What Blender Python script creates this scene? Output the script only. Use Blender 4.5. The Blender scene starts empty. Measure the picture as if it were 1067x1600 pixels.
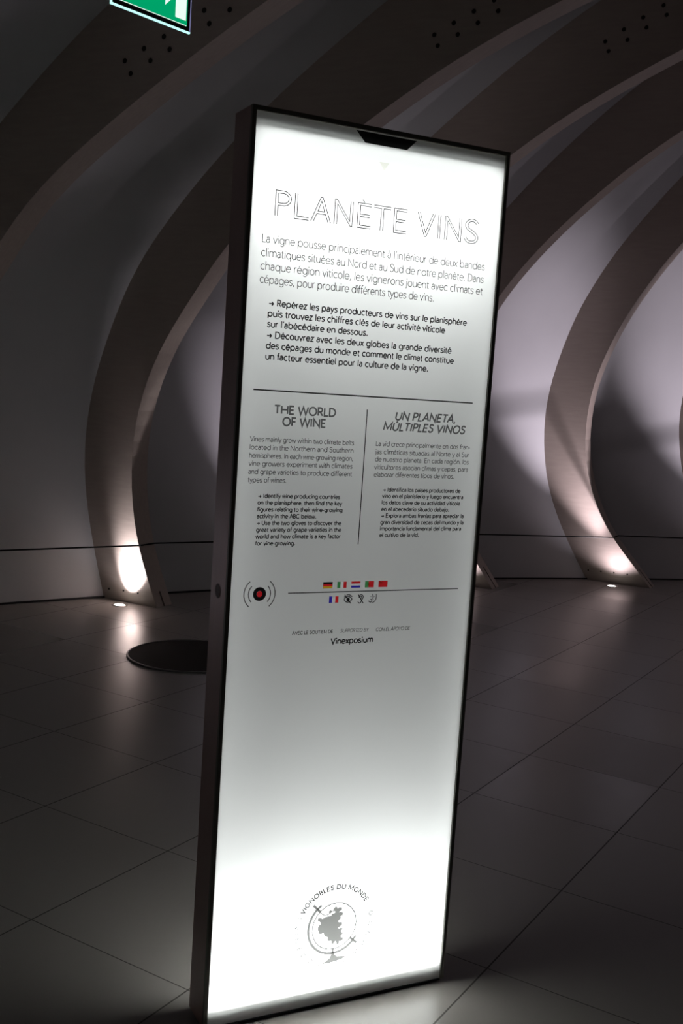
import bpy, bmesh, math, random
from mathutils import Vector, Matrix
from mathutils.geometry import tessellate_polygon

random.seed(4)
PI = math.pi
sc = bpy.context.scene
COL = sc.collection

# ------------------------------------------------------------------ camera, world, exposure
HC = 1.5
ROLL = math.atan2(.0661, .9978)
PITCH = math.atan(193.6 / 1663)
cd = bpy.data.cameras.new('camera')
cam = bpy.data.objects.new('camera', cd)
COL.objects.link(cam)
cd.sensor_fit = 'VERTICAL'
cd.sensor_height = 36
cd.lens = 1663 / 1600 * 36
cd.clip_start = .05
fw = Vector((0, math.cos(PITCH), -math.sin(PITCH)))
up0 = Vector((0, math.sin(PITCH), math.cos(PITCH)))
r0 = Vector((1, 0, 0))
iu = math.cos(ROLL) * up0 - math.sin(ROLL) * r0
ir = math.sin(ROLL) * up0 + math.cos(ROLL) * r0
M = Matrix((ir, iu, -fw)).transposed().to_4x4()
M.translation = Vector((0, 0, HC))
cam.matrix_world = M
sc.camera = cam

sc.view_settings.view_transform = 'Standard'
sc.view_settings.look = 'None'
sc.view_settings.gamma = 1
sc.view_settings.exposure = 0
sc.view_settings.use_curve_mapping = False
sc.cycles.use_denoising = True
sc.cycles.max_bounces = 10
sc.cycles.diffuse_bounces = 4
sc.cycles.transparent_max_bounces = 16
sc.cycles.caustics_reflective = False
sc.cycles.caustics_refractive = False

world = bpy.data.worlds.new('world')
sc.world = world
world.use_nodes = True
bg = world.node_tree.nodes['Background']
bg.inputs['Color'].default_value = (1, .97, .94, 1)
bg.inputs['Strength'].default_value = .015

# LED rows of the light box: (beam spread in degrees, watts)
STRIP_TOP = ((54, 2.1), (90, .7), (180, 1.3))
STRIP_BOTTOM = ((56, 2.3), (90, .6), (180, 4.8))
UP_WIDE = 215.0           # watts of the wide floor uplights
UP_NARROW = 75.0
UP_SPILL = .075

# ------------------------------------------------------------------ materials
def mat(name, color, rough=.6, spec=.5, metal=0):
    m = bpy.data.materials.new(name)
    m.use_nodes = True
    b = m.node_tree.nodes['Principled BSDF']
    b.inputs['Base Color'].default_value = (*color, 1)
    b.inputs['Roughness'].default_value = rough
    b.inputs['Specular IOR Level'].default_value = spec
    b.inputs['Metallic'].default_value = metal
    return m

def nd(m, t, **kw):
    n = m.node_tree.nodes.new(t)
    for k, v in kw.items():
        setattr(n, k, v)
    return n

def lk(m, a, b):
    m.node_tree.links.new(a, b)

def math_node(m, op, a, b=None):
    n = nd(m, 'ShaderNodeMath', operation=op)
    for i, v in enumerate((a, b)):
        if v is None:
            continue
        if isinstance(v, (int, float)):
            n.inputs[i].default_value = v
        else:
            lk(m, v, n.inputs[i])
    return n.outputs[0]

def mottled(name, c1, c2, scale, rough, spec=.4, stretch=(1, 1, 1), bump=0, detail=4):
    m = mat(name, c1, rough, spec)
    b = m.node_tree.nodes['Principled BSDF']
    tc = nd(m, 'ShaderNodeTexCoord')
    mp = nd(m, 'ShaderNodeMapping')
    mp.inputs['Scale'].default_value = stretch
    nz = nd(m, 'ShaderNodeTexNoise')
    nz.inputs['Scale'].default_value = scale
    nz.inputs['Detail'].default_value = detail
    mx = nd(m, 'ShaderNodeMix', data_type='RGBA')
    mx.inputs[6].default_value = (*c1, 1)
    mx.inputs[7].default_value = (*c2, 1)
    lk(m, tc.outputs['Object'], mp.inputs['Vector'])
    lk(m, mp.outputs[0], nz.inputs['Vector'])
    lk(m, nz.outputs['Fac'], mx.inputs[0])
    lk(m, mx.outputs[2], b.inputs['Base Color'])
    if bump:
        bp = nd(m, 'ShaderNodeBump')
        bp.inputs['Strength'].default_value = bump
        bp.inputs['Distance'].default_value = .01
        lk(m, nz.outputs['Fac'], bp.inputs['Height'])
        lk(m, bp.outputs[0], b.inputs['Normal'])
    return m

def emit(name, color, strength):
    m = bpy.data.materials.new(name)
    m.use_nodes = True
    nt = m.node_tree
    nt.nodes.clear()
    e = nt.nodes.new('ShaderNodeEmission')
    e.inputs[0].default_value = (*color, 1)
    e.inputs[1].default_value = strength
    o = nt.nodes.new('ShaderNodeOutputMaterial')
    nt.links.new(e.outputs[0], o.inputs[0])
    return m

def ink(name, tint, body=(.012, .012, .012), cover=.0):
    """print on the acrylic: lets a tinted share of the back light through"""
    m = bpy.data.materials.new(name)
    m.use_nodes = True
    nt = m.node_tree
    nt.nodes.clear()
    t = nt.nodes.new('ShaderNodeBsdfTransparent')
    t.inputs[0].default_value = (*tint, 1)
    d = nt.nodes.new('ShaderNodeBsdfDiffuse')
    d.inputs[0].default_value = (*body, 1)
    a = nt.nodes.new('ShaderNodeAddShader')
    o = nt.nodes.new('ShaderNodeOutputMaterial')
    nt.links.new(t.outputs[0], a.inputs[0])
    nt.links.new(d.outputs[0], a.inputs[1])
    nt.links.new(a.outputs[0], o.inputs[0])
    return m

WALL = mottled('wall_plaster', (.50, .50, .52), (.56, .56, .58), 3, .85, .2)
WOOD = mottled('pale_glulam_timber', (.36, .30, .265), (.46, .39, .345), 5, .5, .35, (1.2, 14, 9), .05, 6)
WOOD_DARK = mat('bolt_hole_dark', (.02, .017, .015), .8, .2)
STEEL = mat('dark_steel_slot', (.05, .035, .03), .5, .5, .6)
CORDM = mat('black_elastic_cord', (.008, .008, .008), .9, .1)
RING = mat('uplight_steel_ring', (.45, .43, .42), .3, .5, 1)
LENS = emit('uplight_lens', (1, .95, .88), 14)
DISC = mottled('dark_floor_plate', (.008, .008, .007), (.013, .013, .012), 30, .8, .08)
DISC_RIM = mat('floor_plate_rim', (.05, .05, .047), .4, .5)
SIDE = mottled('brown_anodised_side', (.30, .185, .155), (.35, .22, .185), 6, .33, .6, (30, 30, 1), .02)
FRAME = mat('dark_grey_frame', (.12, .118, .095), .45, .4)
BLACK = mat('black_plinth', (.006, .006, .007), .6, .3)
INNER = mat('light_box_white_lining', (.8, .8, .8), .8, .1)
HOUSING = mat('led_channel', (.06, .065, .06), .6, .3)
SOCKET = mat('black_socket', (.02, .013, .012), .5, .3)
SOCKET_RING = mat('socket_ring', (.2, .14, .12), .45, .4, .3)

SHEET = bpy.data.materials.new('opal_acrylic')
SHEET.use_nodes = True
nt = SHEET.node_tree
nt.nodes.clear()
tr = nt.nodes.new('ShaderNodeBsdfTranslucent')
tr.inputs[0].default_value = (.90, .915, .90, 1)
df = nt.nodes.new('ShaderNodeBsdfDiffuse')
df.inputs[0].default_value = (.75, .77, .75, 1)
mx = nt.nodes.new('ShaderNodeMixShader')
mx.inputs[0].default_value = .25
gl = nt.nodes.new('ShaderNodeBsdfGlossy')
gl.inputs[1].default_value = .12
m2 = nt.nodes.new('ShaderNodeMixShader')
m2.inputs[0].default_value = .03
out = nt.nodes.new('ShaderNodeOutputMaterial')
nt.links.new(tr.outputs[0], mx.inputs[1])
nt.links.new(df.outputs[0], mx.inputs[2])
nt.links.new(mx.outputs[0], m2.inputs[1])
nt.links.new(gl.outputs[0], m2.inputs[2])
nt.links.new(m2.outputs[0], out.inputs[0])

INK = ink('black_print', (.07, .07, .07), (.05, .05, .05))
INK_TITLE = ink('title_print', (.05, .05, .05), (.05, .05, .05))
INK_LOGO = ink('emblem_print', (.115, .115, .112), (.08, .08, .08))
INK_GREY = ink('grey_print', (.16, .16, .16), (.08, .08, .08))
INK_PALE = ink('pale_grey_print', (.10, .10, .10), (.08, .08, .08))
INK_SOLID = ink('solid_black_print', (.012, .012, .012), (.02, .02, .02))
INK_FAINT = ink('faint_print', (.86, .86, .80))
INK_RED = ink('red_print', (.9, .03, .04), (.34, .02, .02))
INK_GREEN = ink('green_print', (.10, .42, .14), (.05, .2, .07))
INK_BLUE = ink('blue_print', (.06, .045, .62), (.03, .02, .25))
INK_YELLOW = ink('yellow_print', (.95, .55, .04), (.4, .25, .02))
INK_WHITE = ink('white_print', (1, 1, 1), (.5, .48, .54))

# floor: large square tiles, joints running askew to the picture
def floor_material():
    m = mat('floor_stone_tiles', (.2, .19, .18), .3, .5)
    b = m.node_tree.nodes['Principled BSDF']
    tc = nd(m, 'ShaderNodeTexCoord')
    sp = nd(m, 'ShaderNodeSeparateXYZ')
    lk(m, tc.outputs['Object'], sp.inputs[0])
    th = math.radians(58.7)
    c, s = math.cos(th), math.sin(th)
    x, y = sp.outputs[0], sp.outputs[1]
    n = math_node(m, 'ADD', math_node(m, 'MULTIPLY', x, -s), math_node(m, 'MULTIPLY', y, c))
    t = math_node(m, 'ADD', math_node(m, 'MULTIPLY', x, c), math_node(m, 'MULTIPLY', y, s))
    gn = math_node(m, 'DIVIDE', math_node(m, 'SUBTRACT', n, .434), .554)
    gt = math_node(m, 'DIVIDE', math_node(m, 'SUBTRACT', t, .27), .5625)
    fn = math_node(m, 'FRACT', gn)
    ft = math_node(m, 'FRACT', gt)
    dn = math_node(m, 'MINIMUM', fn, math_node(m, 'SUBTRACT', 1.0, fn))
    dt = math_node(m, 'MINIMUM', ft, math_node(m, 'SUBTRACT', 1.0, ft))
    jn = math_node(m, 'LESS_THAN', dn, .0042)
    jt = math_node(m, 'LESS_THAN', dt, .0030)
    joint = math_node(m, 'MAXIMUM', jn, jt)
    cb = nd(m, 'ShaderNodeCombineXYZ')
    lk(m, math_node(m, 'FLOOR', gn), cb.inputs[0])
    lk(m, math_node(m, 'FLOOR', gt), cb.inputs[1])
    wn = nd(m, 'ShaderNodeTexWhiteNoise')
    lk(m, cb.outputs[0], wn.inputs['Vector'])
    nz = nd(m, 'ShaderNodeTexNoise')
    nz.inputs['Scale'].default_value = 2.2
    nz.inputs['Detail'].default_value = 5
    lk(m, tc.outputs['Object'], nz.inputs['Vector'])
    ramp = nd(m, 'ShaderNodeMix', data_type='RGBA')
    ramp.inputs[6].default_value = (.24, .222, .206, 1)
    ramp.inputs[7].default_value = (.285, .265, .247, 1)
    lk(m, math_node(m, 'ADD', math_node(m, 'MULTIPLY', wn.outputs['Value'], .5), math_node(m, 'MULTIPLY', nz.outputs['Fac'], .5)), ramp.inputs[0])
    jm = nd(m, 'ShaderNodeMix', data_type='RGBA')
    jm.inputs[7].default_value = (.06, .055, .05, 1)
    lk(m, joint, jm.inputs[0])
    lk(m, ramp.outputs[2], jm.inputs[6])
    lk(m, jm.outputs[2], b.inputs['Base Color'])
    rr = math_node(m, 'ADD', .27, math_node(m, 'MULTIPLY', wn.outputs['Value'], .10))
    rr = math_node(m, 'ADD', rr, math_node(m, 'MULTIPLY', joint, .4))
    lk(m, rr, b.inputs['Roughness'])
    return m
FLOOR = floor_material()

# ------------------------------------------------------------------ helpers
def link(name, bm, m, parent=None, smooth=False):
    me = bpy.data.meshes.new(name)
    bm.to_mesh(me)
    bm.free()
    if m is not None:
        for x in (m if isinstance(m, (list, tuple)) else [m]):
            me.materials.append(x)
    if smooth:
        for p in me.polygons:
            p.use_smooth = True
    o = bpy.data.objects.new(name, me)
    COL.objects.link(o)
    if parent is not None:
        o.parent = parent
    return o

def tag(o, label, cat, group=None):
    o['label'] = label
    o['category'] = cat
    if group:
        o['group'] = group
    return o

def empty(name, loc, rz=0):
    o = bpy.data.objects.new(name, None)
    o.empty_display_size = .1
    COL.objects.link(o)
    o.location = loc
    o.rotation_euler = (0, 0, rz)
    return o

def box(bm, x0, x1, y0, y1, z0, z1, mi=0):
    v = [bm.verts.new(p) for p in ((x0, y0, z0), (x1, y0, z0), (x1, y1, z0), (x0, y1, z0), (x0, y0, z1), (x1, y0, z1), (x1, y1, z1), (x0, y1, z1))]
    for f in ((0, 3, 2, 1), (4, 5, 6, 7), (0, 1, 5, 4), (1, 2, 6, 5), (2, 3, 7, 6), (3, 0, 4, 7)):
        bm.faces.new([v[i] for i in f]).material_index = mi

def lathe(bm, prof, n=40, mi=0, close=False):
    """profile (r, z) turned about Z"""
    rings = []
    for r, z in prof:
        rings.append([bm.verts.new((r * math.cos(2 * PI * k / n), r * math.sin(2 * PI * k / n), z)) for k in range(n)])
    for a, b in zip(rings, rings[1:]):
        for k in range(n):
            bm.faces.new((a[k], a[(k + 1) % n], b[(k + 1) % n], b[k])).material_index = mi
    if close:
        bm.faces.new(rings[-1]).material_index = mi
        bm.faces.new(rings[0][::-1]).material_index = mi

def tube(bm, pts, r, n=8):
    pts = [Vector(p) for p in pts]
    rings = []
    for i, p in enumerate(pts):
        d = (pts[min(i + 1, len(pts) - 1)] - pts[max(i - 1, 0)]).normalized()
        a = d.cross(Vector((0, 0, 1)))
        if a.length < .01:
            a = d.cross(Vector((1, 0, 0)))
        a.normalize()
        b = d.cross(a)
        rings.append([bm.verts.new(p + r * (math.cos(2 * PI * k / n) * a + math.sin(2 * PI * k / n) * b)) for k in range(n)])
    for a, b in zip(rings, rings[1:]):
        for k in range(n):
            bm.faces.new((a[k], a[(k + 1) % n], b[(k + 1) % n], b[k]))
    bm.faces.new(rings[0][::-1])
    bm.faces.new(rings[-1])

def cr(P, n):
    P = [Vector(p) for p in P]
    P = [2 * P[0] - P[1]] + P + [2 * P[-1] - P[-2]]
    m = len(P) - 3
    out = []
    for i in range(n):
        u = m * i / (n - 1)
        k = min(int(u), m - 1)
        t = u - k
        a, b, c, d = P[k:k + 4]
        out.append(.5 * ((2 * b) + (-a + c) * t + (2 * a - 5 * b + 4 * c - d) * t * t + (-a + 3 * b - 3 * c + d) * t ** 3))
    return out

# ------------------------------------------------------------------ curves of the ribs and the wall
IN_NEAR = [(0.02,0),(-0.09,.22),(-0.165,.40),(-0.22,.63),(-.243,.86),(-.235,1.13),(-.19,1.35),(-.105,1.56),(0,1.76),(.205,2.03),(.375,2.27),(.62,2.50),(.95,2.74),(1.33,2.99),(1.82,3.27),(2.41,3.53),(3.2,3.78),(4.2,4.0),(5.5,4.15),(7.5,4.25)]
IN_FAR = [(0.02,0),(-0.18,.22),(-.355,.40),(-.495,.63),(-.59,.86),(-.648,1.13),(-.655,1.35),(-.64,1.56),(-.60,1.76),(-.50,2.03),(-.39,2.27),(-.25,2.5),(-.09,2.74),(.13,3.0),(.40,3.28),(.72,3.55),(1.3,3.98),(2.2,4.4),(3.5,4.75),(5.5,5.0)]
OUT_NEAR = [(-.43,0),(-.54,.33),(-.63,.67),(-.66,.9),(-.65,1.15),(-.61,1.40),(-.55,1.6),(-.45,1.84),(-.36,2.05),(-.24,2.25),(.14,2.68),(.39,2.91),(.66,3.14),(1.10,3.45),(1.62,3.78),(2.35,4.12),(3.5,4.42),(5.2,4.6),(7.5,4.7)]
OUT_FAR = [(-.53,0),(-.755,.35),(-.92,.68),(-.985,.9),(-1.025,1.15),(-1.04,1.40),(-1.02,1.6),(-.965,1.85),(-.90,2.07),(-.82,2.3),(-.60,2.71),(-.43,2.95),(-.26,3.17),(0,3.47),(.35,3.81),(1.0,4.3),(2.0,4.8),(3.4,5.2),(5.5,5.5)]
BASES = [(-4.7,4.0),(-3.5,5.0),(-2.35,5.95),(-1.178,6.817),(.03,7.6),(1.211,8.309),(2.611,8.832),(4.05,9.25),(5.5,9.6),(7.0,9.85)]   # rib -3 ... 6
ANG = math.radians(-28)
EV = Vector((math.cos(ANG), math.sin(ANG), 0))
NV = Vector((-EV.y, EV.x, 0))
RIB_W = .16
BASE_FINE = cr(BASES, (len(BASES) - 1) * 20 + 1)

def base(t):
    u = max(0, min((t + 3) * 20, len(BASE_FINE) - 1.001))
    k = int(u)
    b = BASE_FINE[k].lerp(BASE_FINE[k + 1], u - k)
    return Vector((b.x, b.y, 0))

def blend(A, B, t):
    return [(a[0] * (1 - t) + b[0] * t, a[1] * (1 - t) + b[1] * t) for a, b in zip(A, B)]

def smooth(P, n):
    # even spacing, then a light relaxation so the blended curves stay fair
    fine = cr(P, 400)
    L = [0]
    for a, b in zip(fine, fine[1:]):
        L.append(L[-1] + (b - a).length)
    Q, k = [], 0
    for i in range(160):
        d = L[-1] * i / 159
        while k < len(L) - 2 and L[k + 1] < d:
            k += 1
        Q.append(fine[k].lerp(fine[k + 1], (d - L[k]) / max(1e-9, L[k + 1] - L[k])))
    for _ in range(15):
        Q = [Q[0]] + [Q[i] * .5 + (Q[i - 1] + Q[i + 1]) * .25 for i in range(1, len(Q) - 1)] + [Q[-1]]
    return [Q[int(i)].lerp(Q[min(int(i) + 1, 159)], i - int(i)) for i in (159 * j / (n - 1) for j in range(n))]

def inner(t, n=90):
    return smooth(blend(IN_NEAR, IN_FAR, t / 3), n)

def outer(t, n=90):
    return smooth(blend(OUT_NEAR, OUT_FAR, t / 3), n)

def s_at(prof, z):
    for a, b in zip(prof, prof[1:]):
        if a.y <= z <= b.y:
            return a.x + (b.x - a.x) * (z - a.y) / max(1e-6, b.y - a.y)
    return prof[-1].x

# ------------------------------------------------------------------ structure
bm = bmesh.new()
v = [bm.verts.new(p) for p in ((-9, -5, 0), (16, -5, 0), (16, 16, 0), (-9, 16, 0))]
bm.faces.new(v)
o = link('floor', bm, FLOOR)
o['kind'] = 'structure'

bm = bmesh.new()
rows = []
NT = 160
for i in range(NT + 1):
    t = -3 + 9 * i / NT
    b = base(t) + NV * (RIB_W * .5)
    rows.append([bm.verts.new(b + EV * (p.x + .045 + .012 * max(0, t)) + Vector((0, 0, p.y))) for p in outer(t, 110)])
for a, b in zip(rows, rows[1:]):
    for k in range(len(a) - 1):
        bm.faces.new((a[k], b[k], b[k + 1], a[k + 1]))
wall = link('wall_back', bm, WALL, smooth=True)
wall['kind'] = 'structure'
# black strip whose colour stands in for the shadow gap at the wall foot
bm = bmesh.new()
tops, bots = [], []
for i in range(NT + 1):
    t = -3 + 9 * i / NT
    b = base(t) + NV * (RIB_W * .5)
    p = outer(t, 110)[0]
    q = b + EV * (p.x + .049 + .012 * max(0, t))
    tops.append(bm.verts.new(q + Vector((0, 0, .014))))
    bots.append(bm.verts.new(q + EV * .006 + Vector((0, 0, .001))))
for i in range(NT):
    bm.faces.new((bots[i], bots[i + 1], tops[i + 1], tops[i]))
o = link('shadow_gap_strip_back', bm, BLACK)
o['kind'] = 'structure'

# ------------------------------------------------------------------ ribs
RIB_LABEL = {
    -1: 'pale timber rib sweeping across the top left corner behind the green exit sign',
    0: 'curved timber rib left of the light panel, brightly spotlit at its foot',
    1: 'timber rib hidden low down by the light panel, its bolted top arching above it',
    2: 'timber rib whose foot peeks out just right of the light panel edge',
    3: 'complete curved timber rib right of the light panel with glowing foot',
    4: 'timber rib cut off by the right edge of the picture',
    5: 'timber rib beyond the right edge of the picture',
    -2: 'timber rib overhead beyond the top left corner of the picture',
}
HOLES = {
    -1: [(1.321,2.991),(1.36,2.929),(1.435,3.038),(1.477,2.979),(1.551,3.082),(1.588,3.021),(1.777,3.177),(1.809,3.115),(1.919,3.165)],
    0: [(1.708,3.424),(1.733,3.365),(1.817,3.475),(1.845,3.413),(1.928,3.523),(1.956,3.462),(2.065,3.511),(2.038,3.568),(-.384,.066),(-.26,.072),(-.139,.073)],
    1: [(1.584,3.72),(1.61,3.661),(1.693,3.781),(1.721,3.718),(1.804,3.84),(1.83,3.779),(1.919,3.898),(1.943,3.841)],
    3: [(-.516,.082),(-.406,.086),(-.294,.09),(-.181,.091)],
}
def make_rib(t):
    n = 100
    I, O_ = inner(t, n), outer(t, n)
    bm = bmesh.new()
    q = []
    for i in range(n):
        q.append((bm.verts.new((I[i].x, 0, I[i].y)), bm.verts.new((O_[i].x, 0, O_[i].y)),
                  bm.verts.new((O_[i].x, RIB_W, O_[i].y)), bm.verts.new((I[i].x, RIB_W, I[i].y))))
    for a, b in zip(q, q[1:]):
        for k in range(4):
            bm.faces.new((a[k], a[(k + 1) % 4], b[(k + 1) % 4], b[k]))
    bm.faces.new(q[0])
    bm.faces.new(q[-1][::-1])
    bmesh.ops.recalc_face_normals(bm, faces=bm.faces)
    o = link('timber_rib', bm, WOOD)
    o.location = base(t)
    o.rotation_euler = (0, 0, ANG)
    tag(o, RIB_LABEL[t], 'rib', 'curved timber ribs along the wall')
    # slotted-in steel plate showing in the front edge at the foot
    bm = bmesh.new()
    prof = [p for p in I if p.y < .17]
    w = .006
    rows = []
    for p in prof:
        rows.append([bm.verts.new((p.x + .002, RIB_W / 2 - w, p.y + .001)), bm.verts.new((p.x + .002, RIB_W / 2 + w, p.y + .001))])
    for a, b in zip(rows, rows[1:]):
        bm.faces.new((a[0], a[1], b[1], b[0]))
    r = bmesh.ops.extrude_face_region(bm, geom=bm.faces[:])
    for e in r['geom']:
        if isinstance(e, bmesh.types.BMVert):
            e.co.x -= .012
    bmesh.ops.recalc_face_normals(bm, faces=bm.faces)
    link('steel_plate', bm, STEEL, o)
    for s, z in HOLES.get(t, []):
        bm = bmesh.new()
        R = .0125 if z > 1 else .007
        lathe(bm, [(R, -.008), (R, .0012), (R * .85, .0018), (R * .2, .0018)], 16, close=True)
        h = link('bolt_head', bm, WOOD_DARK, o)
        h.location = (s, 0, z)
        h.rotation_euler = (PI / 2, 0, 0)
    return o
for t in (-2, -1, 0, 1, 2, 3, 4, 5):
    make_rib(t)

# ------------------------------------------------------------------ recessed floor uplights
def aim(light, d):
    light.rotation_euler = Vector(d).to_track_quat('-Z', 'Y').to_euler()

UP_LABEL = {
    -2: 'recessed floor uplight at the second rib beyond the left edge',
    -1: 'recessed floor uplight at the foot of the rib beyond the left edge',
    0: 'small glowing floor uplight before the rib left of the light panel',
    1: 'recessed floor uplight hidden behind the light panel',
    2: 'recessed floor uplight before the rib foot just right of the light panel',
    3: 'small glowing floor uplight before the complete rib on the right',
    4: 'recessed floor uplight at the rib beyond the right edge',
    5: 'recessed floor uplight at the second rib beyond the right edge',
}
def uplight(t):
    b = base(t)
    ds, dn = {0: (-.20, -.108), 3: (-.262, -.164)}.get(t, (-.24, -.14))
    p = b + EV * ds + NV * dn
    root = empty('floor_uplight', p)
    tag(root, UP_LABEL[t], 'uplight', 'floor uplights at the rib feet')
    bm = bmesh.new()
    lathe(bm, [(.052, .0), (.051, .0025), (.036, .004), (.034, .002), (.034, .0005)], 40)
    link('ring', bm, RING, root, True)
    bm = bmesh.new()
    lathe(bm, [(.034, .0005), (.028, .0035), (.012, .0048), (.004, .005)], 32, close=True)
    link('lens', bm, LENS, root, True)
    narrow = t in (0, -1)
    if narrow:
        power, d, size = UP_NARROW * {-1: .3}.get(t, 1), NV * .60 + EV * .07 + Vector((0, 0, 1)), 68
    else:
        power, d, size = UP_WIDE * {1: .33, -2: .4}.get(t, 1), NV * .04 - EV * .45 + Vector((0, 0, 1)), 44
    # the beam, and the stray light of the frosted lens
    for watts, ang, axis in ((power, size, d), (power * UP_SPILL * (.5 if narrow else 4 if t == -2 else 1), 140, NV * .10 + Vector((0, 0, 1)))):
        ld = bpy.data.lights.new('uplight_lamp', 'SPOT')
        ld.energy = watts
        ld.color = (1, .93, .97) if narrow else (1, .88, .98)
        ld.spot_size = math.radians(ang)
        ld.spot_blend = 1
        ld.shadow_soft_size = .02
        lo = bpy.data.objects.new('uplight_lamp', ld)
        COL.objects.link(lo)
        lo.parent = root
        lo.location = (0, 0, .03)
        aim(lo, axis)
for t in (-2, -1, 0, 1, 2, 3, 4, 5):
    uplight(t)

# ------------------------------------------------------------------ barrier cord from rib to rib
bm = bmesh.new()
pts = []
for t in range(-2, 6):
    s = s_at(inner(t), .39)
    for off in (0, RIB_W):
        pts.append(base(t) + EV * (s + .007) + NV * off + Vector((0, 0, .39)))
tube(bm, pts, .0052, 8)
tag(link('barrier_cord', bm, CORDM, smooth=True), 'thin black barrier cord strung low from rib to rib along the wall', 'cord')

# ------------------------------------------------------------------ dark round plate in the floor
root = empty('floor_plate', (-.765, 5.65, 0))
tag(root, 'dark round plate lying on the floor half behind the light panel', 'floor plate')
bm = bmesh.new()
lathe(bm, [(.330, .004), (.329, .006), (.01, .006), (.004, .006)], 72, close=True)
link('plate', bm, DISC, root)
bm = bmesh.new()
lathe(bm, [(.345, .0), (.345, .006), (.341, .009), (.334, .009), (.331, .006), (.331, .001)], 72)
link('rim', bm, DISC_RIM, root, True)

# ------------------------------------------------------------------ information light panel
PU = Vector((.8963, .44345, 0)).normalized()
PR = math.atan2(PU.y, PU.x)
panel = empty('information_panel', (-.23348, 2.30946, 0), PR)
tag(panel, 'tall backlit information panel standing in the middle of the dark floor', 'sign')
W, H, D = .630, 2.066, .100       # glass width, height, depth of the box
Z0 = .008
bm = bmesh.new()
lip = .0095
box(bm, -lip, 0, -.004, 0.006, Z0, H + lip)           # front rim, four bars
box(bm, W, W + lip, -.004, 0.006, Z0, H + lip)
box(bm, 0, W, -.004, 0.006, H, H + lip)
link('front_frame', bm, FRAME, panel)
bm = bmesh.new()
box(bm, -lip, -.001, .006, D, Z0, H + lip)
box(bm, W + .001, W + lip, .006, D, Z0, H + lip)
box(bm, -.001, W + .001, .006, D, H + .001, H + lip)
box(bm, -.001, W + .001, .006, D, Z0, Z0 + .006)
link('casing', bm, SIDE, panel)
bm = bmesh.new()
for (x0, x1, z0, z1) in ((-.001, .0005, Z0 + .006, H + .001), (W - .0005, W + .001, Z0 + .006, H + .001)):
    box(bm, x0, x1, .007, D - .002, z0, z1)
link('inner_lining', bm, INNER, panel)
bm = bmesh.new()
box(bm, .02, W - .02, .012, D - .012, 0, Z0)
link('plinth', bm, BLACK, panel)
TOP_CH, BOT_CH = .020, .027
for nm, z0, z1 in (('top', H - TOP_CH, H + .001), ('bottom', Z0 + .006, Z0 + BOT_CH)):
    bm = bmesh.new()
    box(bm, .001, W - .001, .008, D - .004, z0, z1)
    ch = link('led_channel', bm, HOUSING, panel)
    bm = bmesh.new()
    zz = z0 - .004 if nm == 'top' else z1
    box(bm, .015, W - .015, .040, .060, zz, zz + .004)
    link('led_strip', bm, INNER, ch)
    for spread, watts in (STRIP_TOP if nm == 'top' else STRIP_BOTTOM):
        ld = bpy.data.lights.new('led_strip_lamp', 'AREA')
        ld.shape = 'RECTANGLE'
        ld.size, ld.size_y = W - .04, .03
        ld.energy = watts
        ld.color = (.98, 1, 1)
        ld.spread = math.radians(spread)
        lo = bpy.data.objects.new('led_strip_lamp', ld)
        COL.objects.link(lo)
        lo.parent = ch
        lo.location = (W / 2, .050, zz - .002 if nm == 'top' else zz + .006)
        if nm == 'bottom':
            lo.rotation_euler = (PI, 0, 0)
def sheet(name, y, flip):
    bm = bmesh.new()
    c = [(0, y, Z0), (W, y, Z0), (W, y, H), (0, y, H)]
    bm.faces.new([bm.verts.new(p) for p in (c if not flip else c[::-1])])
    return link(name, bm, SHEET, panel)
front = sheet('front_sheet', .002, False)
back = sheet('back_sheet', D - .002, True)
# glass edge at the foot of the front sheet
bm = bmesh.new()
box(bm, -.001, W + .001, -.002, .006, Z0 - .003, Z0)
link('foot_rail', bm, BLACK, panel)
# socket in the left side
bm = bmesh.new()
lathe(bm, [(.0165, -.002), (.0165, .0008), (.0152, .0010), (.015, -.001)], 32)
sk = link('socket', bm, SOCKET_RING, panel, True)
sk.location = (-lip, .052, 1.03)
sk.rotation_euler = (0, -PI / 2, 0)
bm = bmesh.new()
lathe(bm, [(.0152, .0002), (.014, .0006), (.004, .0006), (.001, .0006)], 32, close=True)
link('socket_hole', bm, SOCKET, sk)

# ------------------------------------------------------------------ lettering (stroke font drawn for this panel)
def arc(cx, cy, rx, ry, a0, a1):
    n = max(4, int(abs(a1 - a0) / 14))
    return [(cx + rx * math.cos(math.radians(a0 + (a1 - a0) * i / n)), cy + ry * math.sin(math.radians(a0 + (a1 - a0) * i / n))) for i in range(n + 1)]

def spl(*P):
    return [(q.x, q.y) for q in cr(P, len(P) * 4)]

def bowl(cx, r=230):
    return arc(cx, 240, r, 243, 90, 450)

def dot(x, y, h=74):
    return ('dot', x, y, h)

F = {}
def g(ch, adv, *st):
    F[ch] = (adv, list(st))
g('a', 480, [(78, 400)] + arc(235, 345, 150, 138, 155, 0) + [(385, 0)], [(385, 285), (240, 285)] + arc(205, 140, 145, 143, 90, 270) + arc(205, 175, 180, 178, 270, 345))
g('b', 610, [(75, 740), (75, 0)], bowl(305))
g('c', 500, arc(290, 240, 230, 243, 48, 312))
g('d', 610, [(535, 740), (535, 0)], bowl(305))
g('e', 560, [(65, 252), (508, 252)] + arc(285, 240, 223, 243, 6, 318))
g('f', 300, [(305, 735)] + arc(275, 590, 140, 148, 90, 180) + [(135, 0)], [(25, 470), (275, 470)])
g('g', 610, bowl(305), [(535, 480), (535, -20)] + arc(325, -20, 210, 185, 0, -145))
g('h', 550, [(75, 740), (75, 0)], [(75, 270)] + arc(275, 280, 200, 203, 180, 0) + [(475, 0)])
g('i', 190, [(95, 480), (95, 0)], dot(95, 660))
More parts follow.
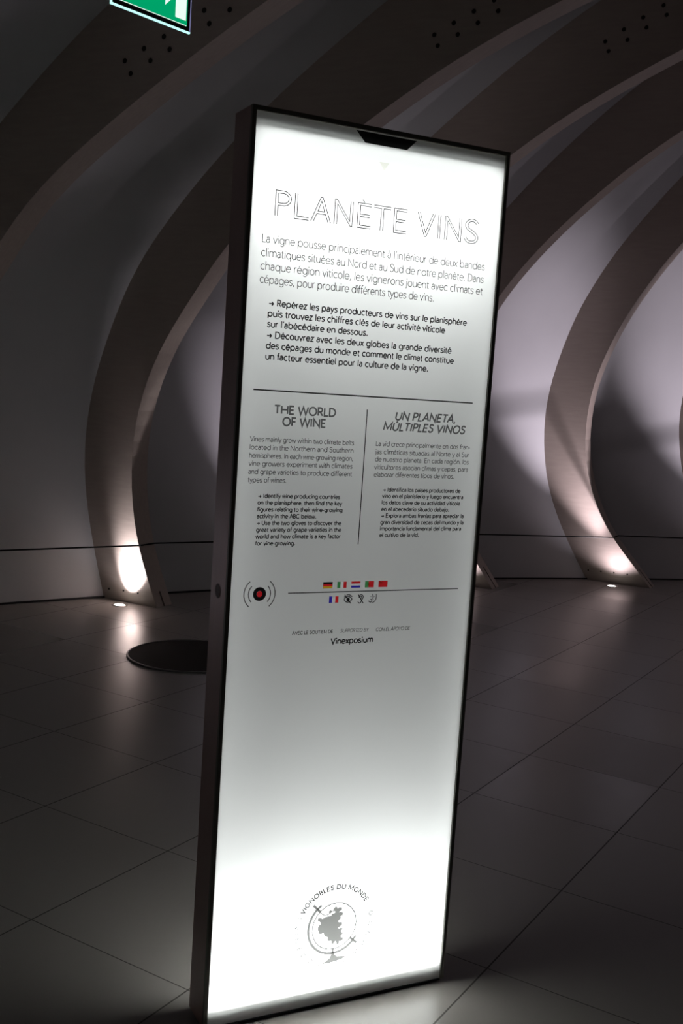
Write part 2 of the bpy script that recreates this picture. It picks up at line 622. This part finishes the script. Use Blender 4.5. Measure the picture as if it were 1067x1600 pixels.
g('ı', 190, [(95, 480), (95, 0)])
g('j', 195, [(100, 480), (100, -90)] + arc(0, -90, 100, 105, 0, -85), dot(100, 660))
g('k', 460, [(75, 740), (75, 0)], [(390, 480), (85, 255)], [(185, 325), (430, 0)])
g('l', 190, [(95, 740), (95, 0)])
g('m', 850, [(75, 480), (75, 0)], [(75, 290)] + arc(250, 305, 175, 178, 180, 0) + [(425, 0)], [(425, 290)] + arc(600, 305, 175, 178, 180, 0) + [(775, 0)])
g('n', 550, [(75, 480), (75, 0)], [(75, 270)] + arc(275, 280, 200, 203, 180, 0) + [(475, 0)])
g('o', 590, bowl(295))
g('p', 610, [(75, 480), (75, -210)], bowl(305))
g('q', 610, [(535, 480), (535, -210)], bowl(305))
g('r', 340, [(75, 480), (75, 0)], [(75, 250)] + arc(260, 290, 185, 190, 180, 78))
g('s', 430, spl((370, 395), (300, 462), (215, 482), (115, 452), (85, 360), (150, 285), (260, 240), (350, 185), (365, 105), (300, 20), (205, -2), (110, 20), (48, 88)))
g('t', 330, [(140, 625), (140, 120)] + arc(250, 115, 110, 118, 180, 290), [(25, 470), (290, 470)])
g('u', 550, [(75, 480), (75, 205)] + arc(275, 200, 200, 203, 180, 360) + [(475, 480)], [(475, 480), (475, 0)])
g('v', 470, [(20, 480), (235, 0), (450, 480)])
g('w', 730, [(20, 480), (185, 0), (365, 470), (545, 0), (710, 480)])
g('x', 440, [(30, 480), (410, 0)], [(405, 480), (25, 0)])
g('y', 470, [(20, 480), (240, 10)], [(450, 480), (195, -130), (130, -195), (45, -190)])
g('z', 440, [(45, 480), (390, 480), (40, 0), (405, 0)])
g('A', 640, [(20, 0), (320, 700), (620, 0)], [(125, 235), (515, 235)])
g('B', 560, [(85, 0), (85, 700), (270, 700)] + arc(270, 535, 170, 165, 90, -90) + [(85, 370)], [(270, 370), (290, 370)] + arc(290, 185, 195, 185, 90, -90) + [(85, 0)])
g('C', 690, arc(385, 350, 325, 358, 45, 315))
g('D', 700, [(85, 0), (85, 700), (270, 700)] + arc(270, 350, 360, 350, 90, -90) + [(85, 0)])
g('E', 530, [(460, 700), (85, 700), (85, 0), (470, 0)], [(85, 360), (430, 360)])
g('F', 500, [(440, 700), (85, 700), (85, 0)], [(85, 360), (410, 360)])
g('G', 760, arc(390, 350, 330, 358, 46, 333) + [(680, 345), (430, 345)])
g('H', 720, [(85, 700), (85, 0)], [(635, 700), (635, 0)], [(85, 370), (635, 370)])
g('I', 230, [(115, 700), (115, 0)])
g('J', 430, [(330, 700), (330, 180)] + arc(180, 180, 150, 185, 0, -160))
g('L', 460, [(85, 700), (85, 0), (430, 0)])
g('M', 860, [(85, 0), (85, 700), (430, 130), (775, 700), (775, 0)])
g('N', 730, [(85, 0), (85, 700), (645, 0), (645, 700)])
g('O', 790, arc(395, 350, 335, 358, 90, 450))
g('P', 530, [(85, 0), (85, 700), (280, 700)] + arc(280, 515, 190, 185, 90, -90) + [(85, 330)])
g('R', 560, [(85, 0), (85, 700), (280, 700)] + arc(280, 520, 185, 180, 90, -90) + [(85, 340)], [(260, 340), (510, 0)])
g('S', 540, spl((455, 590), (370, 680), (270, 708), (150, 670), (105, 560), (150, 450), (270, 385), (400, 320), (465, 210), (430, 75), (280, -8), (150, 20), (60, 130)))
g('T', 560, [(30, 700), (530, 700)], [(280, 700), (280, 0)])
g('U', 680, [(85, 700), (85, 250)] + arc(340, 250, 255, 258, 180, 360) + [(595, 700)])
g('V', 620, [(20, 700), (310, 0), (600, 700)])
g('W', 940, [(20, 700), (230, 0), (470, 690), (710, 0), (920, 700)])
g('X', 600, [(40, 700), (560, 0)], [(555, 700), (35, 0)])
g('Y', 600, [(30, 700), (300, 330), (570, 700)], [(300, 330), (300, 0)])
g('Z', 560, [(50, 700), (510, 700), (45, 0), (520, 0)])
g(' ', 270)
g('.', 230, dot(115, 37, 80))
g(',', 230, [(135, 80), (85, -110)])
g('’', 200, [(120, 740), (85, 545)])
g('-', 320, [(50, 235), (270, 235)])
g('|', 230, [(115, 740), (115, -60)])
g('→', 700, [(60, 235), (600, 235)], [(395, 440), (605, 235), (395, 30)])
ACC = {'é': ('e', 285, 1), 'è': ('e', 285, -1), 'à': ('a', 230, -1), 'á': ('a', 230, 1), 'í': ('ı', 95, 1), 'ó': ('o', 295, 1), 'È': ('E', 270, -1, 190), 'Ú': ('U', 345, 1, 165)}
for k, a in ACC.items():
    adv, st = F[a[0]]
    x, s, dy = a[1], a[2], (a[3] if len(a) > 3 else 0)
    F[k] = (adv, st + [[(x - 55 * s, 565 + dy), (x + 55 * s, 700 + dy)]])
F['Ñ'] = (F['N'][0], F['N'][1] + [spl((220, 790), (300, 840), (365, 815), (430, 790), (510, 840))])

INK_Y = .0012     # print lies on the front of the acrylic

def stroke(bm, pts, w, y=INK_Y, closed=False):
    """flat ribbon of width w (mm) along pts (mm) on the panel front"""
    P = []
    for p in pts:
        p = Vector((p[0], p[1]))
        if not P or (p - P[-1]).length > 1e-5:
            P.append(p)
    if len(P) < 2:
        return
    loop = (P[0] - P[-1]).length < 1e-4 and len(P) > 3
    if loop:
        P = P[:-1]
    n = len(P)
    vs = []
    for i in range(n):
        a = P[i] - P[i - 1] if (i > 0 or loop) else None
        b = P[(i + 1) % n] - P[i] if (i < n - 1 or loop) else None
        a = a or b
        b = b or a
        a = a.normalized()
        b = b.normalized()
        na, nb = Vector((-a.y, a.x)), Vector((-b.y, b.x))
        m = na + nb
        if m.length < .35:
            m = na
            k = 1
        else:
            m.normalize()
            k = 1 / max(.38, m.dot(na))
        q = m * (k * w / 2)
        vs.append((bm.verts.new(((P[i].x + q.x) / 1000, y, (P[i].y + q.y) / 1000)), bm.verts.new(((P[i].x - q.x) / 1000, y, (P[i].y - q.y) / 1000))))
    for i in range(n if loop else n - 1):
        a, b = vs[i], vs[(i + 1) % n]
        try:
            bm.faces.new((a[1], b[1], b[0], a[0]))
        except ValueError:
            pass

def poly(bm, pts, y=INK_Y, mi=0):
    vs = [bm.verts.new((p[0] / 1000, y, p[1] / 1000)) for p in pts]
    for t in tessellate_polygon([[Vector((p[0], p[1], 0)) for p in pts]]):
        try:
            f = bm.faces.new([vs[i] for i in t])
        except ValueError:
            continue
        f.material_index = mi
        f.normal_update()
        if f.normal.y > 0:
            f.normal_flip()

def width(text, cap, track=0):
    return sum(F[c][0] + track for c in text) * cap / 700

def glyph(bm, c, x, y, cap, w, sx=1, slant=0, xf=None):
    k = cap / 700
    def T(p):
        q = ((p[0] + slant * p[1]) * k * sx + x, p[1] * k + y)
        return xf(q) if xf else q
    for st in F[c][1]:
        if isinstance(st, tuple):
            _, dx, dy, h = st
            hh = max(h, w / k * 1.12) / 2
            stroke(bm, [T((dx, dy - hh)), T((dx, dy + hh))], hh * 2 * k)
        else:
            stroke(bm, [T(p) for p in st], w)

def line(bm, text, x0, x1, y, cap, w, slant=0, justify=False, track=0):
    """set text from x0 to x1 on baseline y (mm)"""
    track += .42 * w / cap * 700 - 30
    side = (70 if text[0] in 'bhklmnprBDEFHILMNPRU' else 45) * cap / 700
    nat = width(text, cap, track) - 2 * side * .9 - track * cap / 700
    sp = text.count(' ')
    tgt = x1 - x0
    sx, extra = tgt / nat, 0
    if justify and sp and sx > 1:
        sx = min(sx, 1.03)
        extra = (tgt - nat * sx) / sp
    x = x0 - side * sx
    for c in text:
        if c != ' ':
            glyph(bm, c, x, y, cap, w, sx, slant)
        x += (F[c][0] + track) * cap / 700 * sx + (extra if c == ' ' else 0)

def block(name, lines, cap, w, m=INK, label=None, **kw):
    bm = bmesh.new()
    w *= 1.25
    for text, x0, x1, y in lines:
        line(bm, text, x0, x1, y, cap, w, **kw)
    o = link(name, bm, m, front)
    if label:
        o['label'] = label
    return o

# title: double-line capitals, two thin strokes per stem
def title():
    bm = bmesh.new()
    cap, base_y = 53.6, 1856.0
    d, w = 5.4, 2.3         # gap between the two lines, line width
    kx = [1]
    def S(x, y, *pts):
        stroke(bm, [(x + p[0] * kx[0], base_y + p[1]) for p in pts], w)
    def P(x):
        S(x, 0, (0, 0), (0, cap), (16, cap), *arc(16, cap - 15.5, 17, 15.5, 90, -90), (d, cap - 31))
        S(x, 0, (d, 0), (d, cap - 31))
        S(x, 0, (d, cap - d), (16, cap - d), *arc(16, cap - 15.5, 12, 10.3, 90, -90), (d, cap - 31 + d), (d, cap - d))
    def L(x):
        S(x, 0, (0, cap), (0, 0), (30, 0))
        S(x, 0, (d, cap), (d, d), (30, d))
    def A(x):
        S(x, 0, (0, 0), (19, cap - 1), (23, cap - 1), (42, 0))
        S(x, 0, (5.3, 0), (12, 17), (30, 17), (36.7, 0))
        S(x, 0, (14, 17 + d), (21, cap - 9), (28, 17 + d), (14, 17 + d))
    def Nn(x):
        S(x, 0, (0, 0), (0, cap), (4, cap), (32, 10), (32, cap))
        S(x, 0, (d, 0), (d, cap - 9.5), (33.4, 0), (37.2, 0), (37.2, cap))
    def Ee(x, grave):
        S(x, 0, (30, cap), (0, cap), (0, 0), (30, 0))
        S(x, 0, (30, cap - d), (d, cap - d), (d, 29.5), (27, 29.5))
        S(x, 0, (27, 29.5 - d), (d, 29.5 - d), (d, d), (30, d))
        if grave:
            S(x, 0, (8.5, cap + 8), (14.5, cap + 1.8))
    def Tt(x):
        S(x, 0, (0, cap), (36, cap))
        S(x, 0, (0, cap - d), (15.4, cap - d), (15.4, 0))
        S(x, 0, (36, cap - d), (15.4 + d, cap - d), (15.4 + d, 0))
    def Vv(x):
        S(x, 0, (0, cap), (19, 1), (23.5, 1), (42.5, cap))
        S(x, 0, (5.4, cap), (21.2, 9.5), (37, cap))
    def Ii(x):
        S(x, 0, (0, 0), (0, cap))
        S(x, 0, (d, 0), (d, cap))
    def Ss(x):
        c = spl((31, 44.5), (25.5, 50.5), (17.5, 52.2), (9, 48.5), (5.6, 41), (8.2, 33.5), (15, 29), (24, 23.5), (30.3, 16), (29.5, 8.5), (24, 3.5), (17, 2.2), (9.5, 4.2), (3.8, 11))
        Pq = [Vector(p) for p in c]
        for sgn in (-1, 1):
            q = []
            for i, p in enumerate(Pq):
                t = (Pq[min(i + 1, len(Pq) - 1)] - Pq[max(i - 1, 0)]).normalized()
                q.append(p + Vector((-t.y, t.x)) * (sgn * d / 2))
            S(x, 0, *[(p.x, p.y) for p in q])
    for fn, x, k in ((P, 55.3, 1.11), (L, 100.5, 1.13), (A, 139.8, 1.14), (Nn, 195.8, 1.19), (lambda x: Ee(x, True), 252.5, 1.13), (Tt, 291.8, 1.23),
                     (lambda x: Ee(x, False), 344.4, 1.11), (Vv, 404.7, 1.10), (Ii, 460.8, 1.02), (Nn, 479.2, 1.19), (Ss, 530.8, 1.19)):
        kx[0] = k
        fn(x)
    o = link('title_lettering', bm, INK_TITLE, front)
    o['label'] = 'double-line capitals reading PLANÈTE VINS'
title()

block('introduction_paragraph', [
    ('La vigne pousse principalement à l’intérieur de deux bandes', 30, 595.4, 1798.2),
    ('climatiques situées au Nord et au Sud de notre planète. Dans', 29.5, 595.5, 1768.8),
    ('chaque région viticole, les vignerons jouent avec climats et', 29.5, 595.5, 1740.8),
    ('cépages, pour produire différents types de vins.', 29.5, 463.6, 1712.8)], 16.8, 1.35, justify=True)
block('instruction_paragraph', [
    ('→ Repérez les pays producteurs de vins sur le planisphère', 53.5, 557.6, 1665.8),
    ('puis trouvez les chiffres clés de leur activité viticole', 53, 499.3, 1643.2),
    ('sur l’abécédaire en dessous.', 52.8, 297.1, 1620.8),
    ('→ Découvrez avec les deux globes la grande diversité', 53, 521.3, 1597.4),
    ('des cépages du monde et comment le climat constitue', 52.5, 529.9, 1574.3),
    ('un facteur essentiel pour la culture de la vigne.', 52.7, 461.9, 1551.2)], 13.4, 2.05, INK_SOLID)
def rule(pts, w):
    bm = bmesh.new()
    stroke(bm, pts, w)
    link('rule_line', bm, INK_SOLID, front)
rule([(28.5, 1484.2), (593, 1484.2)], 3.0)
rule([(309.5, 1454.5), (309.5, 1142)], 2.4)
rule([(140, 1030.8), (593, 1030.8)], 2.2)
block('english_heading', [('THE WORLD', 81.5, 230, 1434.8), ('OF WINE', 102.5, 207, 1409.3)], 17.3, 3.0, INK_GREY, 'grey capitals reading THE WORLD OF WINE')
block('english_paragraph', [
    ('Vines mainly grow within two climate belts', 28.2, 281.1, 1371.8),
    ('located in the Northern and Southern', 28.2, 281.1, 1354.0),
    ('hemispheres. In each wine-growing region,', 28.2, 281.1, 1336.0),
    ('vine growers experiment with climates', 28.2, 281.1, 1318.2),
    ('and grape varieties to produce different', 28.2, 281.1, 1300.2),
    ('types of wines.', 28.2, 119, 1282)], 10.6, 1.15, justify=True)
block('english_instructions', [
    ('→ Identify wine producing countries', 54, 254.4, 1247.8),
    ('on the planisphere, then find the key', 54, 260.4, 1232.7),
    ('figures relating to their wine-growing', 54, 262.9, 1217.6),
    ('activity in the ABC below.', 54, 197.7, 1202.5),
    ('→ Use the two gloves to discover the', 54, 261.9, 1187.3),
    ('great variety of grape varieties in the', 54, 263, 1172),
    ('world and how climate is a key factor', 54, 262.5, 1156.8),
    ('for vine growing.', 54, 149.5, 1141.5)], 8.7, 1.5, INK_SOLID)
block('spanish_heading', [('UN PLANETA,', 384, 547, 1435), ('MÚLTIPLES VINOS', 355, 575, 1410)], 17.3, 3.0, INK_GREY, 'grey slanted capitals reading UN PLANETA, MÚLTIPLES VINOS', slant=.2)
block('spanish_paragraph', [
    ('La vid crece principalmente en dos fran-', 338.9, 594.6, 1372.6),
    ('jas climáticas situadas al Norte y al Sur', 338.9, 594.3, 1354.0),
    ('de nuestro planeta. En cada región, los', 338.9, 594.3, 1336.6),
    ('viticultores asocian climas y cepas, para', 338.9, 594.3, 1318.4),
    ('elaborar diferentes tipos de vinos.', 338.9, 556.2, 1301.0)], 10.6, 1.15, justify=True)
block('spanish_instructions', [
    ('→ Identifica los países productores de', 364.8, 577.3, 1267.0),
    ('vino en el planisferio y luego encuentra', 364.8, 586.6, 1252),
    ('los datos clave de su actividad vitícola', 364.8, 579.2, 1236.6),
    ('en el abecedario situado debajo.', 364.8, 549.2, 1221),
    ('→ Explora ambas franjas para apreciar la', 364.8, 592, 1205.7),
    ('gran diversidad de cepas del mundo y la', 364.8, 593.1, 1190),
    ('importancia fundamental del clima para', 364.8, 587.8, 1174.8),
    ('el cultivo de la vid.', 364.8, 470.3, 1159.5)], 8.7, 1.5, INK_SOLID)
block('support_line', [('AVEC LE SOUTIEN DE', 156.8, 259.3, 933.9)], 7.6, 1.1, INK_SOLID)
block('support_line', [('SUPPORTED BY', 278.5, 351.5, 934.2)], 7.6, .8, INK, slant=.2)
block('support_line', [('CON EL APOYO DE', 372.5, 464.5, 933.6)], 7.6, .95, INK, slant=.2)
block('supporter_name', [('Vinexposium', 256.5, 366.4, 907.6)], 13.2, 2.3, INK_SOLID)

# sensor mark
bm = bmesh.new()
cx, cy = 70.5, 1030.8
stroke(bm, arc(cx, cy, 11.3, 11.3, 0, 360), 8.8)
for r, sp in ((26.5, 43), (37.5, 50)):
    for s in (0, 180):
        stroke(bm, arc(cx, cy, r, r, s - sp, s + sp), 2.0)
o = link('sensor_mark', bm, INK_SOLID, front)
bm = bmesh.new()
poly(bm, [(cx + 6.8 * math.cos(a * PI / 16), cy + 6.8 * math.sin(a * PI / 16)) for a in range(32)], INK_Y - .0005)
red = link('sensor_dot', bm, INK_RED, front)
red['label'] = 'round red dot in the black sensor disc'

# printed flags
def flag(x0, y0, x1, y1, cells, extra=None):
    mats = []
    bm = bmesh.new()
    for a, b, c, d, m in cells:
        if m not in mats:
            mats.append(m)
        X0, X1 = x0 + (x1 - x0) * a, x0 + (x1 - x0) * c
        Y0, Y1 = y0 + (y1 - y0) * b, y0 + (y1 - y0) * d
        poly(bm, [(X0, Y0), (X1, Y0), (X1, Y1), (X0, Y1)], INK_Y, mats.index(m))
    if extra:
        for px, py, r, m in extra:
            if m not in mats:
                mats.append(m)
            poly(bm, [(x0 + (x1 - x0) * px + r * math.cos(a * PI / 5 + PI / 2) * (1 if a % 2 == 0 else .5), y0 + (y1 - y0) * py + r * math.sin(a * PI / 5 + PI / 2) * (1 if a % 2 == 0 else .5)) for a in range(10)], INK_Y - .0003, mats.index(m))
    return link('printed_flag', bm, mats, front)
T3 = (0, 1 / 3, 2 / 3, 1)
hz = lambda *ms: [(0, T3[i], 1, T3[i + 1], m) for i, m in enumerate(ms)]
vt = lambda *ms: [(T3[i], 0, T3[i + 1], 1, m) for i, m in enumerate(ms)]
SOL_YELLOW = mat('flag_yellow', (.7, .5, .1), .6)
fy = (1039.5, 1054.6)
flag(226.5, fy[0], 250.6, fy[1], hz(INK_YELLOW, INK_RED, INK_SOLID))['label'] = 'black, red and gold striped flag'
flag(262.8, fy[0], 286.8, fy[1], vt(INK_GREEN, INK_WHITE, INK_RED))['label'] = 'green, white and red flag'
flag(298.8, fy[0], 322.8, fy[1], hz(INK_BLUE, INK_WHITE, INK_RED))['label'] = 'red, white and blue banded flag'
flag(334.8, fy[0], 358.6, fy[1], [(0, 0, .4, 1, INK_GREEN), (.4, 0, 1, 1, INK_RED)], [(.4, .5, 2.8, SOL_YELLOW)])['label'] = 'green and red flag with yellow emblem'
flag(370.8, fy[0], 394.8, fy[1], [(0, 0, 1, 1, INK_RED)], [(.17, .75, 2.6, SOL_YELLOW), (.34, .88, .9, SOL_YELLOW), (.4, .76, .9, SOL_YELLOW), (.4, .62, .9, SOL_YELLOW), (.34, .5, .9, SOL_YELLOW)])['label'] = 'red flag with yellow stars'
flag(243.9, 1005.2, 267.9, 1020.6, vt(INK_BLUE, INK_WHITE, INK_RED))['label'] = 'blue, white and red upright striped flag'

# access symbols: crossed eye, crossed ear, easy-to-read face
def icon(label, strokes, cx, cy, w=2.0, discs=()):
    bm = bmesh.new()
    for s in strokes:
        stroke(bm, [(cx + p[0], cy + p[1]) for p in s], w)
    for x, y, r in discs:
        poly(bm, [(cx + x + r * math.cos(a * PI / 8), cy + y + r * math.sin(a * PI / 8)) for a in range(16)])
    link('access_symbol', bm, INK_SOLID, front)['label'] = label
icon('crossed-out eye symbol', [
    spl((-10.5, -.5), (-6, 4.5), (0, 6), (6, 4), (10.5, -.5)), spl((-10.5, -.5), (-6, -5.8), (0, -7.4), (6, -5), (10.5, -.5)),
    spl((-5, 9.4), (2, 10.2), (10.5, 5.5)), [(-9.5, 10.5), (7.5, -10.5)], [(-10.5, 4.5), (-7.5, 7)]], 293.3, 1013, 2.2, [(0, -1, 4.4)])
icon('crossed-out ear symbol', [
    spl((-4.5, 3), (-3.5, 8), (1.5, 10), (6, 6.5), (5.5, 1), (2.5, -3.5), (1, -8), (-3, -10), (-6, -7.5), (-6.2, -5)),
    spl((-.5, 4.5), (1.5, 6), (3, 4), (1.5, .5)), [(-7.5, 11), (7.5, -10.5)]], 326, 1012.6, 2.2)
icon('easy-to-read symbol of dots and hooks', [
    [(-1, 10.5), (1, 2), (0, -2)], spl((9, 10.5), (9.5, 4), (8, -3), (4, -8.5), (-1, -10)),
    spl((-11, -5.5), (-8, -8.3), (-4.5, -9), (-2.5, -6), (-1.5, -2.5)), [(-6, -1.5), (-1, -4)]], 358, 1013, 2.0, [(-5.2, 4.4, 1.1), (4, 4.6, 1.1), (2.2, -3.5, 1.1)])

# round emblem: grape globe with lettering on a circle
CX, CY = 316, 204
def emblem():
    bm = bmesh.new()
    ring = bmesh.new()
    stroke(ring, arc(CX, CY, 59, 59, 0, 360), 2.6)
    link('emblem_ring', ring, INK_TITLE, front)
    stroke(bm, arc(CX, CY, 70, 70, 123, 330), 6.2)
    for a, r1, r2, w in ((134, 86, 57, 6.0), (-40, 84, 60, 5.4)):
        c, s = math.cos(math.radians(a)), math.sin(math.radians(a))
        stroke(bm, [(CX + c * r1, CY + s * r1), (CX + c * r2, CY + s * r2)], w)
    stroke(bm, spl((276, 245), (284, 237.5), (294, 235.5), (303, 240), (311, 244)), 2.6)
    stroke(bm, [(316, 148), (316, 136)], 5)
    poly(bm, [(313, 138), (319, 138), (321, 130), (328, 124), (352, 120.5), (344, 114.5), (318, 110.5), (284, 110), (296, 115), (308, 122), (312, 130)])
    poly(bm, [(302.5 + 4.2 * math.cos(a * PI / 8), 242.5 + 4.2 * math.sin(a * PI / 8)) for a in range(16)])
    grape = [(310.0,247.4),(315.3,253.4),(320.2,251.5),(322.1,247.7),(326.0,250.5),(333.0,248.2),(333.8,242.7),(326.1,237.8),(331.0,237.8),(337.3,234.4),(336.5,228.4),(331.0,226.3),(332.2,220.7),(326.1,215.5),(328.0,211.4),(334.5,211.0),(337.4,205.9),(333.6,201.1),(327.4,197.6),(329.2,195.0),(335.6,196.9),(339.2,192.5),(335.5,186.9),(340.4,181.4),(337.0,177.4),(335.8,172.2),(341.6,170.0),(341.2,164.2),(334.9,161.5),(331.6,162.1),(330.5,155.3),(325.6,155.4),(322.6,162.9),(320.1,163.4),(315.7,158.0),(311.5,159.5),(310.2,166.7),(303.7,167.1),(298.6,171.1),(298.9,177.9),(290.6,181.7),(287.6,189.9),(280.5,188.9),(274.3,192.3),(273.1,198.6),(271.1,203.5),(273.3,211.5),(277.9,215.3),(275.9,221.0),(269.6,225.9),(271.2,231.0),(277.6,230.7),(283.3,228.2),(291.1,231.4),(304.7,232.2),(306.8,236.4),(314.0,237.5),(315.3,241.2),(311.2,242.6)]
    sm = [(q.x, q.y) for q in cr(grape + grape[:1], len(grape) * 3 + 1)][:-1]
    poly(bm, sm)
    link('emblem', bm, INK_LOGO, front)['label'] = 'grey grape bunch inside a tilted globe'
emblem()
def ring_text(name, text, r, a0, a1, cap, w, m, inward=False, label=None):
    bm = bmesh.new()
    tot = width(text, cap)
    acc = 0
    for c in text:
        adv = F[c][0] * cap / 700
        mid = acc + adv / 2
        a = math.radians(a0 + (a1 - a0) * mid / tot)
        e = Vector((math.cos(a), math.sin(a)))
        tdir = Vector((e.y, -e.x)) if not inward else Vector((-e.y, e.x))
        udir = e if not inward else -e
        stretch = abs(math.radians(a1 - a0)) * r / tot
        def xf(q, adv=adv, e=e, tdir=tdir, udir=udir):
            p = Vector((CX, CY)) + e * r + tdir * ((q[0] - adv / 2) * min(stretch, 1.1)) + udir * q[1]
            return (p.x, p.y)
        if c != ' ':
            glyph(bm, c, 0, 0, cap, w, 1, 0, xf)
        acc += adv
    o = link(name, bm, m, front)
    if label:
        o['label'] = label
ring_text('emblem_lettering', 'VIGNOBLES DU MONDE', 94.5, 153.5, 31, 10.8, 2.9, INK_TITLE)
ring_text('emblem_lettering', '|', 95, 27, 24, 10.2, 1.8, INK_PALE)
ring_text('emblem_lettering', '|', 95, 161, 158, 10.2, 1.8, INK_PALE)
ring_text('emblem_lettering', 'VIÑEDOS DEL MUNDO', 105, 167, 378, 10.2, 2.3, INK_PALE, True, 'pale lettering curving under the emblem')

# black mark and faint arrow at the top of the sheet
bm = bmesh.new()
poly(bm, [(235.4, 2063), (389.1, 2063), (365, 2039.2), (259.3, 2039.2)])
link('top_mark', bm, INK_SOLID, front)
bm = bmesh.new()
poly(bm, [(298, 2004), (323, 2004), (310.8, 1986)])
link('arrow_mark', bm, INK_FAINT, front)

# ------------------------------------------------------------------ hanging exit sign
a, b = Vector((-.7908, 3.3475, 2.6)), Vector((-.5894, 3.5863, 2.6))
SU = (b - a)
SW = SU.length
sign = empty('exit_sign', a, math.atan2(SU.y, SU.x))
tag(sign, 'green edge-lit emergency exit sign hanging at the top left of the room', 'exit sign')
SH = .19
GLASS = mat('sign_clear_edge_plate', (.012, .012, .018), .15, .5)
GREEN = emit('sign_green_face', (.0, .36, .14), 1.0)
WHITE = emit('sign_white_face', (.85, 1, .93), 1.0)
EDGE = emit('sign_lit_edge', (.5, 1, .93), 1.3)
EDGE_V = emit('sign_side_edge', (.25, .25, .5), .7)
bm = bmesh.new()
box(bm, .003, SW - .003, .001, .007, .0045, SH)
link('plate', bm, GLASS, sign)
bm = bmesh.new()
box(bm, 0, SW, 0, .008, 0, .0045)
box(bm, 0, .003, 0, .008, .0045, SH)
link('lit_edge', bm, EDGE, sign)
bm = bmesh.new()
box(bm, SW - .003, SW, 0, .008, .0045, SH)
link('lit_edge', bm, EDGE_V, sign)
def fpoly(bm, pts, y):
    bm.faces.new([bm.verts.new((p[0], y, p[1])) for p in pts])
bm = bmesh.new()
box(bm, .018, SW - .016, -.0004, .001, .0185, SH - .012)
face = link('green_face', bm, GREEN, sign)
bm = bmesh.new()
box(bm, .018, SW - .018, -.0009, .0, .0185, .0205)
link('white_border', bm, WHITE, face)
bm = bmesh.new()
box(bm, SW - .065, SW - .021, -.0009, .0, .034, SH - .03)
link('door_symbol', bm, WHITE, face)
bm = bmesh.new()
fpoly(bm, [(.205, .058), (.262, .115), (.205, .115)], -.0009)
fpoly(bm, [(.225, .108), (.24, .094), (.268, .13), (.253, .144)], -.0008)
r = bmesh.ops.extrude_face_region(bm, geom=bm.faces[:])
for e in r['geom']:
    if isinstance(e, bmesh.types.BMVert):
        e.co.y += .0006
link('arrow_symbol', bm, WHITE, face)
bm = bmesh.new()
box(bm, -.01, SW + .01, -.02, .028, SH, SH + .05)
bmesh.ops.bevel(bm, geom=bm.edges[:], offset=.006, segments=2, affect='EDGES')
link('housing', bm, mat('sign_housing_grey', (.25, .25, .26), .4), sign)
bpy.context.view_layer.update()
dg = bpy.context.evaluated_depsgraph_get()
for x in (.04, SW - .04):
    top = sign.matrix_world @ Vector((x, .004, SH + .05))
    hit = sc.ray_cast(dg, top + Vector((0, 0, .01)), Vector((0, 0, 1)))
    hz_ = (hit[1].z - a.z) if hit[0] else .8
    bm = bmesh.new()
    tube(bm, [(x, .004, SH + .05), (x, .004, hz_)], .0015, 6)
    link('suspension_wire', bm, RING, sign)
